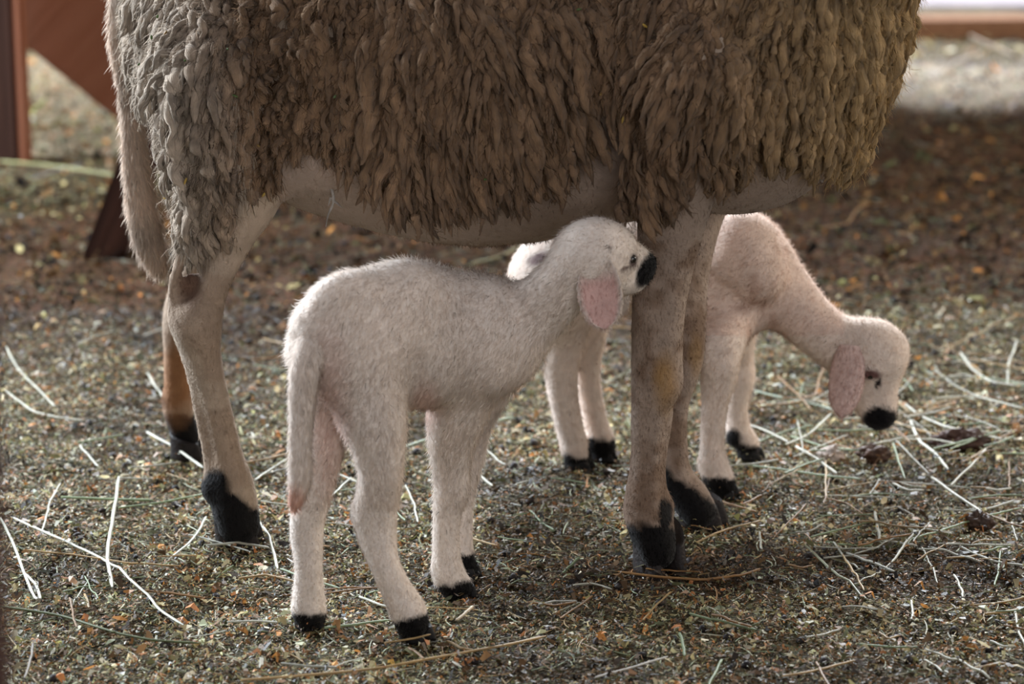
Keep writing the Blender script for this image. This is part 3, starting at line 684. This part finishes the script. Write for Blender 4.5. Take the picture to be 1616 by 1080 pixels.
VV, FF, UU, CC, off_ = [], [], [], [], 0
paths = []
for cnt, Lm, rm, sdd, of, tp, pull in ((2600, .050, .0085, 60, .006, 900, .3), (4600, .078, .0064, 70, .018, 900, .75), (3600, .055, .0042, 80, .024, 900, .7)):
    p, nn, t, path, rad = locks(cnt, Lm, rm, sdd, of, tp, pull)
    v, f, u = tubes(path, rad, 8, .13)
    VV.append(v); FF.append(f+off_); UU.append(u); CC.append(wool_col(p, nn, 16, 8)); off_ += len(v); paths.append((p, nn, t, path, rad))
# loose hanging tufts
def tuft(pts, r0, col):
    global off_
    g = np.array([P(*q) for q in pts]); k = 14; tt = np.linspace(0, len(g)-1, k)
    path = np.stack([np.interp(tt, np.arange(len(g)), g[:, i]) for i in range(3)], 1)
    for _ in range(2): path[1:-1] = .25*path[:-2]+.5*path[1:-1]+.25*path[2:]
    rad = np.linspace(1, .25, k)[None]*r0*(1+.25*np.sin(np.arange(k)*2.1))[None]
    v, f, u = tubes(path[None], rad, 8, .12); VV.append(v); FF.append(f+off_); UU.append(u); CC.append(np.tile(col, (len(v), 1))); off_ += len(v)
tuft([(520, 285, 3.50), (528, 318, 3.50), (518, 338, 3.50), (514, 358, 3.50)], .0022, WHITE)
tuft([(528, 318, 3.50), (540, 328, 3.50)], .0016, WHITE); tuft([(522, 312, 3.50), (518, 325, 3.50)], .0016, WHITE)
tuft([(1335, 150, 3.52), (1340, 185, 3.52), (1352, 210, 3.52), (1366, 232, 3.52)], .0036, WHITE)
tuft([(1395, 75, 3.52), (1405, 90, 3.52)], .0036, WHITE)
tuft([(1290, 240, 3.50), (1284, 265, 3.50), (1298, 288, 3.50)], .0042, WHITE); tuft([(1255, 262, 3.48), (1262, 282, 3.48)], .003, WHITE)
tuft([(655, 340, 3.42), (662, 368, 3.42), (658, 382, 3.42)], .0055, WC); tuft([(762, 345, 3.42), (757, 372, 3.42)], .0030, WC)
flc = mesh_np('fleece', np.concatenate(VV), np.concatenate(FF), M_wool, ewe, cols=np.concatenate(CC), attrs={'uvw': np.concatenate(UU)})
# loose fibres over the locks
pv, pf, pn, pc, po = [], [], [], [], 0
for (p, nn, t, path, rad) in paths[1:]:
    rep = 18; n = len(p); idx = np.repeat(np.arange(n), rep); k = 5
    s0 = rng.integers(3, 13, len(idx)); ang = rng.uniform(0, 6.28, len(idx))
    T = unit(path[idx, s0+1]-path[idx, s0]); A = unit(np.cross(T, [.3, .9, .3])); B = np.cross(T, A)
    o_ = A*np.cos(ang)[:, None]+B*np.sin(ang)[:, None]; st = path[idx, s0]+o_*rad[idx, s0][:, None]*.95
    d = unit(T+o_*.18+rng.normal(0, .22, (len(idx), 3))); Ls = rng.uniform(.010, .028, len(idx))
    wob = rng.normal(0, .0016, (len(idx), k, 3)); wob[:, 0] = 0
    hp = st[:, None, :]+d[:, None, :]*(np.linspace(0, 1, k)[None, :, None]*Ls[:, None, None])+wob
    wd = np.outer(np.full(len(idx), .00055), np.array([1, 1, .9, .7, .2]))
    v, f, _ = ribbons(hp, wd, unit(np.cross(d, rng.normal(0, 1, d.shape))), o_)
    c = wool_col(p, nn, 1, 1)[idx]*rng.uniform(1.0, 1.4, (len(idx), 1))
    pv.append(v); pf.append(f+po); pn.append(np.repeat(unit(o_*.6+nn[idx]), 2*k, axis=0)); pc.append(np.repeat(c, 2*k, axis=0)); po += len(v)
mesh_np('loose_fibres', np.concatenate(pv), np.concatenate(pf), M_wisp, flc, cols=np.clip(np.concatenate(pc), 0, 1), normals=np.concatenate(pn))

# bits of chaff caught in the wool
n = 90; cp, cn_, _ = sample(V, Q, N, n*3, vw); cx_, _c = proj(cp); kp = (cp[:, 1] < 3.62) & (cx_ < 1250) & (cx_ > 240) & ((cx_ < 420) | (rng.random(len(cp)) < .3)); cp, cn_ = cp[kp][:n], cn_[kp][:n]; n = len(cp)
cd = unit(rng.normal(0, 1, (n, 3))); c0 = cp+cn_*rng.uniform(.020, .028, (n, 1))
cv, cf, _u = tubes(c0[:, None, :]+cd[:, None, :]*np.linspace(-.5, .5, 4)[None, :, None]*rng.uniform(.003, .009, (n, 1, 1)), np.tile([.0008, .0016, .0015, .0006], (n, 1)), 5)
co_ = mesh_np('chaff', cv, cf, M_litter, flc, cols=np.repeat(np.array([lin(190, 160, 80), lin(150, 120, 70), lin(90, 110, 60)])[rng.integers(0, 3, n)], 20, axis=0)); co_['kind'] = 'stuff'
# tail
T_ = Body(); yt = 3.74
T_.chain([(235, -130, yt, 26), (198, -30, yt, 18), (188, 60, yt, 14), (202, 140, yt, 14), (212, 230, yt, 17), (222, 320, yt, 21), (236, 385, yt, 21), (250, 418, yt, 14)], k=.015)
tv, tq = T_.mesh(.005, 4); tn = vnormals(tv, tq)
tcols = np.tile(lin(206, 188, 172), (len(tv), 1))*(1+.25*noise(tv, 25, 8)[:, None])
tail = mesh_np('tail', tv, tq, M_skin, ewe, cols=tcols)
fur('tail_wool', tail, M_wisp, tv, tq, tn, tcols, 17000, .018, lambda p: np.tile([.12, -.1, -1], (len(p), 1)), lift=.28, width=.0010, curl=.22, bright=(.8, 1.3))
# long hair on the back of the thigh
hw_ = ((x < 0)).astype(float); xx, yy_ = proj(V); hw_ = ((xx < 400) & (yy_ > 60) & (yy_ < 400) & (yy_ < np.interp(xx, BX, BY)) & (V[:, 1] < 3.75)).astype(float)
fur('thigh_wool', flc, M_wisp, V, Q, N, np.tile(lin(190, 176, 160), (len(V), 1)), 9000, .026, lambda p: np.tile([.06, 0, -1], (len(p), 1)), lift=.42, width=.0011, weight=hw_, curl=.18, bright=(.75, 1.2))
finish(ewe)

# ------------------------------------------------------------------ the nursing lamb
hR = G(655, 1006)[1]; hL = G(489, 986)[1]; fR = G(722, 938)[1]; fL = G(735, 905)[1]
print('lamb depths', hR, hL, fR, fL, 'ewe', hn, hf, fn, ff)
B1 = Body()
# trunk: rump near the camera, shoulders farther away
B1.chain([(546, 545, 3.25, 79), (600, 520, 3.27, 80), (680, 528, 3.32, 86), (745, 530, 3.36, 78)], k=.03, sy=.95)
B1.cone((540, 470, 3.235, 26), (640, 462, 3.29, 24), k=.05); B1.cone((640, 462, 3.29, 24), (760, 478, 3.36, 24), k=.05)
B1.ball((522, 466, 3.215, 19), k=.02); B1.ball((502, 520, 3.22, 31), k=.04); B1.ball((560, 462, 3.235, 14), k=.03)
B1.ball((655, 575, 3.31, 66), k=.04)                       # belly
B1.chain([(765, 550, 3.345, 66), (790, 560, 3.34, 52)], k=.04)  # chest
B1.chain([(775, 520, 3.345, 62), (830, 505, 3.345, 50), (880, 460, 3.335, 46), (920, 420, 3.33, 48)], k=.035)   # neck
B1.chain([(768, 480, 3.325, 24), (752, 530, 3.312, 30), (770, 585, 3.310, 26)], k=.02)   # shoulder blade
B1.ball((636, 545, 3.150, 40), k=.05, sub=True)
# head
B1.ball((936, 393, 3.325, 46), k=.03, sy=1.0); B1.ball((958, 394, 3.332, 36), k=.02); B1.ball((976, 386, 3.332, 19), k=.012)
B1.chain([(968, 400, 3.338, 30), (992, 408, 3.352, 27), (1011, 419, 3.364, 23)], k=.012)
B1.chain([(950, 430, 3.330, 30), (978, 441, 3.342, 23), (998, 440, 3.354, 21)], k=.014)
B1.ball((984, 420, 3.322, 9), k=.008); B1.ball((964, 392, 3.300, 6), k=.006)
# right hind (near)
B1.chain([(555, 560, 3.25, 74), (573, 610, 3.235, 60), (588, 660, hR+.005, 51), (597, 705, hR, 40), (600, 750, hR, 33), (594, 800, hR+.01, 32), (594, 840, hR+.01, 30), (607, 890, hR, 22), (625, 930, hR, 23), (642, 962, hR, 27), (650, 982, hR-.002, 25)], k=.03)
B1.ball((576, 808, hR+.012, 14), k=.02)
# left hind
B1.chain([(520, 560, 3.29, 66), (522, 640, hL+.02, 38), (512, 720, hL+.01, 26), (493, 790, hL+.01, 25), (484, 835, hL+.01, 25), (487, 895, hL, 20), (487, 935, hL, 23), (487, 960, hL, 26), (489, 972, hL, 24)], k=.02)
# right front
B1.chain([(752, 550, 3.345, 64), (735, 600, 3.345, 54), (722, 650, 3.352, 45), (713, 695, fR-.004, 35), (712, 740, fR, 27), (713, 775, fR, 26), (705, 815, fR, 20), (704, 870, fR, 20), (706, 900, fR, 24), (714, 918, fR, 24), (724, 926, fR-.003, 20)], k=.02)
# left front
B1.chain([(760, 600, 3.40, 50), (748, 670, fL-.01, 26), (742, 725, fL, 20), (733, 780, fL, 14), (731, 840, fL, 13), (730, 880, fL, 17), (736, 893, fL, 16)], k=.018)
lamb1 = empty('lamb', G(620, 985)); tag(lamb1, 'white newborn lamb with pink ear nuzzling against the front leg of the ewe', 'lamb')
V, Q = B1.mesh(.004, 6, .0018); N = vnormals(V, Q); print('lamb1', len(V))
LW = lin(226, 214, 204)
bl = [
 (lambda V, x, y: ell(522, 660, 3.27, 26, 110, 1.2, .1)(V, x, y)*.55, lin(206, 170, 158)),
 (lambda V, x, y: ell(672, 640, 3.30, 22, 34, .9, .1)(V, x, y)*.5, lin(206, 170, 156)),
 (ell(1000, 412, 3.35, 6, 12, .6, .04, .2), lin(90, 74, 70)), (ell(986, 424, 3.34, 8, 3, .6, .04, -.5), lin(130, 112, 104)), (ell(964, 392, 3.31, 3, 5, .5, .04), lin(100, 84, 78)),
 (ell(1024, 425, 3.37, 15, 35, .3, .06, .45), lin(9, 9, 12)),
 (leg_below(None, 968, hL, (440, 530), soft=5), BLACK),
 (leg_below(None, 985, hR, (600, 700), soft=5, slope=-.28), BLACK),
 (leg_below(None, 925, fR, (670, 770), yr=.04, soft=5, slope=-.12), BLACK),
 (leg_below(None, 872, fL, (700, 760), yr=.03, soft=5), BLACK),
]
cols = paint(V, LW, bl, 9, .06)
b1 = mesh_np('body', V, Q, M_skin, lamb1, cols=cols)
def comb1(p):
    x, y = proj(p); c = np.tile([-.55, -.15, -.8], (len(p), 1)); hd = (x > 850) & (y < 520); c[hd] = [-.5, -.1, -.5]; w = np.clip((y-560)/240, 0, 1)[:, None]; c = c*(1-w)+np.array([0, 0, -1.0])*w
    return c+np.column_stack([noise(p, 12, 1), noise(p, 12, 2), noise(p, 12, 3)])*.4
fur('fur', b1, M_fur, V, Q, N, cols, 95000, .0100, comb1, lift=.34, width=.0006, curl=.3, lenfn=lambda p: np.where((proj(p)[0] > 900) | (proj(p)[1] > 800), .6, 1.0))
hoof('hoof', lamb1, np.array([*G(658, 1004)[:2], -.002]), (.8, -.6), .040, .038, .020, BLACK*1.2)
hoof('hoof', lamb1, np.array([*G(490, 984)[:2], -.002]), (.3, -1), .034, .036, .018, BLACK*1.2)
hoof('hoof', lamb1, np.array([*G(726, 937)[:2], -.002]), (.8, -.6), .040, .036, .018, BLACK*1.2)
hoof('hoof', lamb1, np.array([*G(738, 905)[:2], -.002]), (.8, -.4), .032, .030, .018, BLACK*1.2)
eyeball(lamb1, surf(V, 1001, 412)+np.array([0, .0022, 0]), .0052, None); eyeball(lamb1, P(990, 402, 3.372), .0055, None)
ear('ear', lamb1, P(942, 412, 3.295), P(955, 519, 3.272), .054, (-.15, -1, .12), PINK*1.0, LW, cup=.35, furmat=M_fur)
ear('ear', lamb1, P(955, 425, 3.37), P(972, 500, 3.40), .046, (.5, 1, .1), PINK, LW, furmat=M_fur)
T_ = Body(); T_.chain([(522, 500, 3.235, 30), (496, 545, 3.205, 29), (480, 600, 3.19, 23), (475, 680, 3.183, 18), (474, 745, 3.18, 18), (469, 785, 3.18, 13), (463, 802, 3.18, 6)], k=.02)
tv, tq = T_.mesh(.0035, 4); tn = vnormals(tv, tq); tcl = paint(tv, LW, [(ell(466, 795, 3.18, 16, 28, .8, .05), lin(214, 176, 158))], 4)
tl = mesh_np('tail', tv, tq, M_skin, lamb1, cols=tcl)
fur('tail_fur', tl, M_fur, tv, tq, tn, tcl, 9000, .011, np.array([0, 0, -1.0]), lift=.3, width=.0006)
finish(lamb1)

# ------------------------------------------------------------------ the grazing lamb behind the ewe
gN = G(1136, 779)[1]; gF = G(1182, 719)[1]; kN = G(912, 735)[1]; kF = G(950, 722)[1]
print('lamb2 depths', gN, gF, kN, kF)
YM = 3.86
B2 = Body()
B2.chain([(886, 440, YM+.02, 72), (960, 420, YM+.01, 76), (1060, 420, YM-.01, 80), (1150, 420, YM-.02, 82)], k=.03)
B2.ball((858, 440, YM+.01, 48), k=.03); B2.cone((880, 372, YM+.02, 20), (1150, 362, YM-.02, 26), k=.05)
B2.ball((877, 358, YM+.01, 11), k=.01)
B2.chain([(1170, 395, YM-.065, 62), (1190, 430, YM-.072, 47)], k=.007); B2.ball((1150, 470, YM-.02, 66), k=.03)
B2.chain([(1185, 420, YM-.01, 66), (1235, 465, YM-.02, 50), (1280, 510, YM-.03, 42), (1325, 545, YM-.04, 42), (1345, 552, YM-.04, 42)], k=.03)
B2.ball((1372, 552, YM-.05, 46), k=.025); B2.ball((1392, 556, YM-.05, 38), k=.02)
B2.chain([(1385, 570, YM-.05, 38), (1388, 610, YM-.055, 29), (1392, 650, YM-.06, 22), (1391, 656, YM-.06, 21)], k=.02)
B2.chain([(1352, 590, YM-.05, 30), (1366, 628, YM-.055, 22), (1378, 652, YM-.06, 16)], k=.02)
B2.ball((1372, 585, YM-.082, 13), k=.012)
# legs
B2.chain([(1145, 500, YM-.05, 48), (1138, 560, gN, 31), (1134, 600, gN, 27), (1128, 640, gN, 20), (1124, 700, gN, 18), (1126, 735, gN, 23), (1136, 757, gN-.002, 22), (1142, 768, gN-.004, 18)], k=.018)
B2.chain([(1150, 500, YM+.03, 46), (1163, 560, gF, 26), (1168, 600, gF, 22), (1162, 640, gF, 17), (1166, 678, gF, 18), (1178, 700, gF, 18), (1184, 710, gF, 15)], k=.018)
B2.ball((1157, 692, gF, 10), k=.008)
B2.chain([(880, 450, kN-.03, 62), (892, 520, kN, 36), (886, 580, kN, 26), (890, 630, kN, 22), (900, 680, kN, 20), (908, 708, kN, 22), (914, 722, kN, 19)], k=.018)
B2.chain([(905, 450, kF+.02, 56), (930, 520, kF, 28), (926, 580, kF, 20), (932, 630, kF, 18), (941, 670, kF, 18), (948, 695, kF, 21), (952, 708, kF, 18)], k=.018)
lamb2 = empty('lamb', G(1040, 760)); tag(lamb2, 'white lamb behind the ewe lowering its head with black nose to sniff the straw', 'lamb')
V, Q = B2.mesh(.0042, 6, .0012); N = vnormals(V, Q); print('lamb2', len(V))
L2 = lin(224, 208, 196)
bl = [
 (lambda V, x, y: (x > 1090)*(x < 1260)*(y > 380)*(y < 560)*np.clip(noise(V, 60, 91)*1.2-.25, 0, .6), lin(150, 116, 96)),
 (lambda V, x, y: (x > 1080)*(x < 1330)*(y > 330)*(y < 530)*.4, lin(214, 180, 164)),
 (ell(850, 408, YM-.04, 18, 9, .6, .1, -.5), lin(120, 100, 98)),
 (ell(1388, 662, YM-.06, 27, 19, .25, .1), lin(14, 12, 14)),
 (ell(1374, 592, YM-.085, 17, 8, .5, .05), lin(110, 80, 76)), (ell(1386, 606, YM-.08, 4, 9, .5, .05, .4), lin(30, 22, 22)),
 (leg_below(None, 752, gN, (1090, 1180), yr=.05, soft=5), BLACK),
 (leg_below(None, 700, gF, (1160, 1215), yr=.05, soft=5), BLACK), (ell(1157, 692, gF, 13, 15, .3, .05), BLACK),
 (leg_below(None, 712, kN, (870, 930), yr=.05, soft=5, slope=.15), BLACK),
 (leg_below(None, 690, kF, (928, 985), yr=.05, soft=5), BLACK),
]
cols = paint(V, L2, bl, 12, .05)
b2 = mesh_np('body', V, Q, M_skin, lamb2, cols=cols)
def comb2(p):
    x, y = proj(p); c = np.tile([-.7, 0, -.6], (len(p), 1)); c[y > 560] = [0, 0, -1]; hd = x > 1330; c[hd] = [-.3, 0, 1.0]; return c
fur('fur', b2, M_fur, V, Q, N, cols, 60000, .0075, comb2, lift=.36, width=.0006, curl=.3)
hoof('hoof', lamb2, np.array([*G(1142, 779)[:2], -.002]), (1, -.5), .040, .036, .020, BLACK*1.2)
hoof('hoof', lamb2, np.array([*G(1184, 719)[:2], -.002]), (1, -.4), .038, .034, .018, BLACK*1.2)
hoof('hoof', lamb2, np.array([*G(914, 735)[:2], -.002]), (1, -.4), .042, .036, .020, BLACK*1.2)
hoof('hoof', lamb2, np.array([*G(952, 721)[:2], -.002]), (1, -.4), .038, .034, .020, BLACK*1.2)
eyeball(lamb2, P(1373, 592, YM-.0885), .0062, None); eyeball(lamb2, P(1383, 592, YM-.012), .0062, None)
ear('ear', lamb2, P(1342, 545, YM-.085), P(1328, 658, YM-.118), .049, (.25, 1, .0), PINK, lin(220, 194, 186), cup=.3, furmat=M_fur)
ear('ear', lamb2, P(1348, 545, YM+.0), P(1345, 640, YM+.04), .046, (1, -.4, .1), PINK, L2, furmat=M_fur)
T_ = Body(); T_.chain([(850, 405, YM+.02, 18), (822, 440, YM+.02, 15), (818, 490, YM+.02, 14), (822, 540, YM+.02, 11), (824, 570, YM+.02, 6)], k=.012)
tv, tq = T_.mesh(.004, 4); tn = vnormals(tv, tq); tcl = np.tile(L2, (len(tv), 1))
tl = mesh_np('tail', tv, tq, M_skin, lamb2, cols=tcl); fur('tail_fur', tl, M_fur, tv, tq, tn, tcl, 4000, .008, np.array([0, 0, -1.0]), lift=.3, width=.0006)
finish(lamb2)

# ------------------------------------------------------------------ timber behind and beside
po = G(24, 252); w_ = .052
post = empty('fence_post', po); tag(post, 'dark brown wooden post standing on the floor at the upper left edge', 'post')
box('post_body', (-.055, -.03, -.02), (.012, .05, 1.5), M_wood_dark, post, .006)
box('lit_side_strip', (.0125, -.03, -.02), (.029, .04, 1.5), M_wood_red, post, .004)  # lit side of the post, its light painted as redder wood
# sloping board behind the ewe
a, c = P(30, -40, 5.98), P(215, 110, 5.98); d = c-a; ang = math.atan2(d[2], d[0]); Ln = .46
bo = box('sloping_board', (-.35, -.012, -.105), (Ln, .012, 0.24), M_wood_red, None, .004, rot=(0, -ang, 0), loc=(a[0], 5.98, a[2]))
tag(bo, 'wide reddish brown board sloping down behind the ewe tail', 'board')
g0 = G(168, 395); st = box('wooden_stake', (-.035, -.02, -.03), (.035, .02, .62), M_wood_dark, None, .005, rot=(0, .38, 0), loc=(g0[0], g0[1], 0))
tag(st, 'dark leaning wooden stake half hidden behind the ewe tail', 'stake')
s0 = G(1400, 62); sill = box('wooden_sill', (-2.6, -.05, -.02), (1.9, .06, .045), M_wood_beam, None, .008, rot=(0, 0, .06), loc=(s0[0], s0[1]+.05, 0))
tag(sill, 'long brown wooden sill beam across the floor at the upper right', 'beam')
gp = P(-38, 700, 1.55); gb = box('gate_upright', (-.028, -.012, -1.3), (.012, .012, 1.0), M_wood_dark, None, .004, loc=(gp[0], 1.55, .8))
wb = box('shade_panel_back', (-4.5, 7.55, 1.0), (5.0, 7.59, 2.05), M_wood_beam, None, .004); tag(wb, kind='structure')  # unseen plank panel added to cast shade on the litter behind the sheep
# dung and tufts on the floor
def lump(name, px, py, rx, ry, rz, col, label, cat, seed):
    c = G(px, py); th = np.linspace(0, np.pi, 28); ph = np.arange(48)/48*2*np.pi
    T, Ph = np.meshgrid(th, ph, indexing='ij'); d = np.stack([np.sin(T)*np.cos(Ph), np.sin(T)*np.sin(Ph), np.cos(T)], -1).reshape(-1, 3)
    r = 1+.3*noise(d+seed, 2.2, seed)+.25*noise(d+seed, 6, seed+1)+.12*noise(d+seed, 15, seed+2)
    V = d*r[:, None]*np.array([rx, ry, rz])+np.array([0, 0, rz*.35]); i = (np.arange(27)[:, None]*48+np.arange(48)).ravel(); j = (np.arange(27)[:, None]*48+(np.arange(48)+1) % 48).ravel()
    o = mesh_np(name, V, np.column_stack([i, i+48, j+48, j]), M_hoof, cols=np.tile(col, (len(V), 1))*(1+.3*noise(V, 90, 3)[:, None])); o.location = tuple(float(v) for v in c)
    return tag(o, label, cat)
lump('dung_clump', 1518, 700, .038, .018, .014, lin(62, 40, 32), 'dark brown dung clump on the straw at the right', 'dung', 1)
lump('dung_clump', 1380, 722, .022, .014, .012, lin(70, 48, 36), 'smaller brown dung clump on the floor below the grazing lamb nose', 'dung', 4)
wl = lump('wool_tuft', 1312, 722, .017, .013, .011, lin(170, 156, 146), 'grey tuft of shed wool on the straw below the grazing lamb ear', 'wool', 7)
lump('dung_clump', 1546, 832, .017, .013, .014, lin(70, 54, 46), 'round dark dung clump on the litter near the right edge', 'dung', 9)
tag(gb, 'dark blurred gate upright close to the camera at the left edge', 'gate post')
print('done')
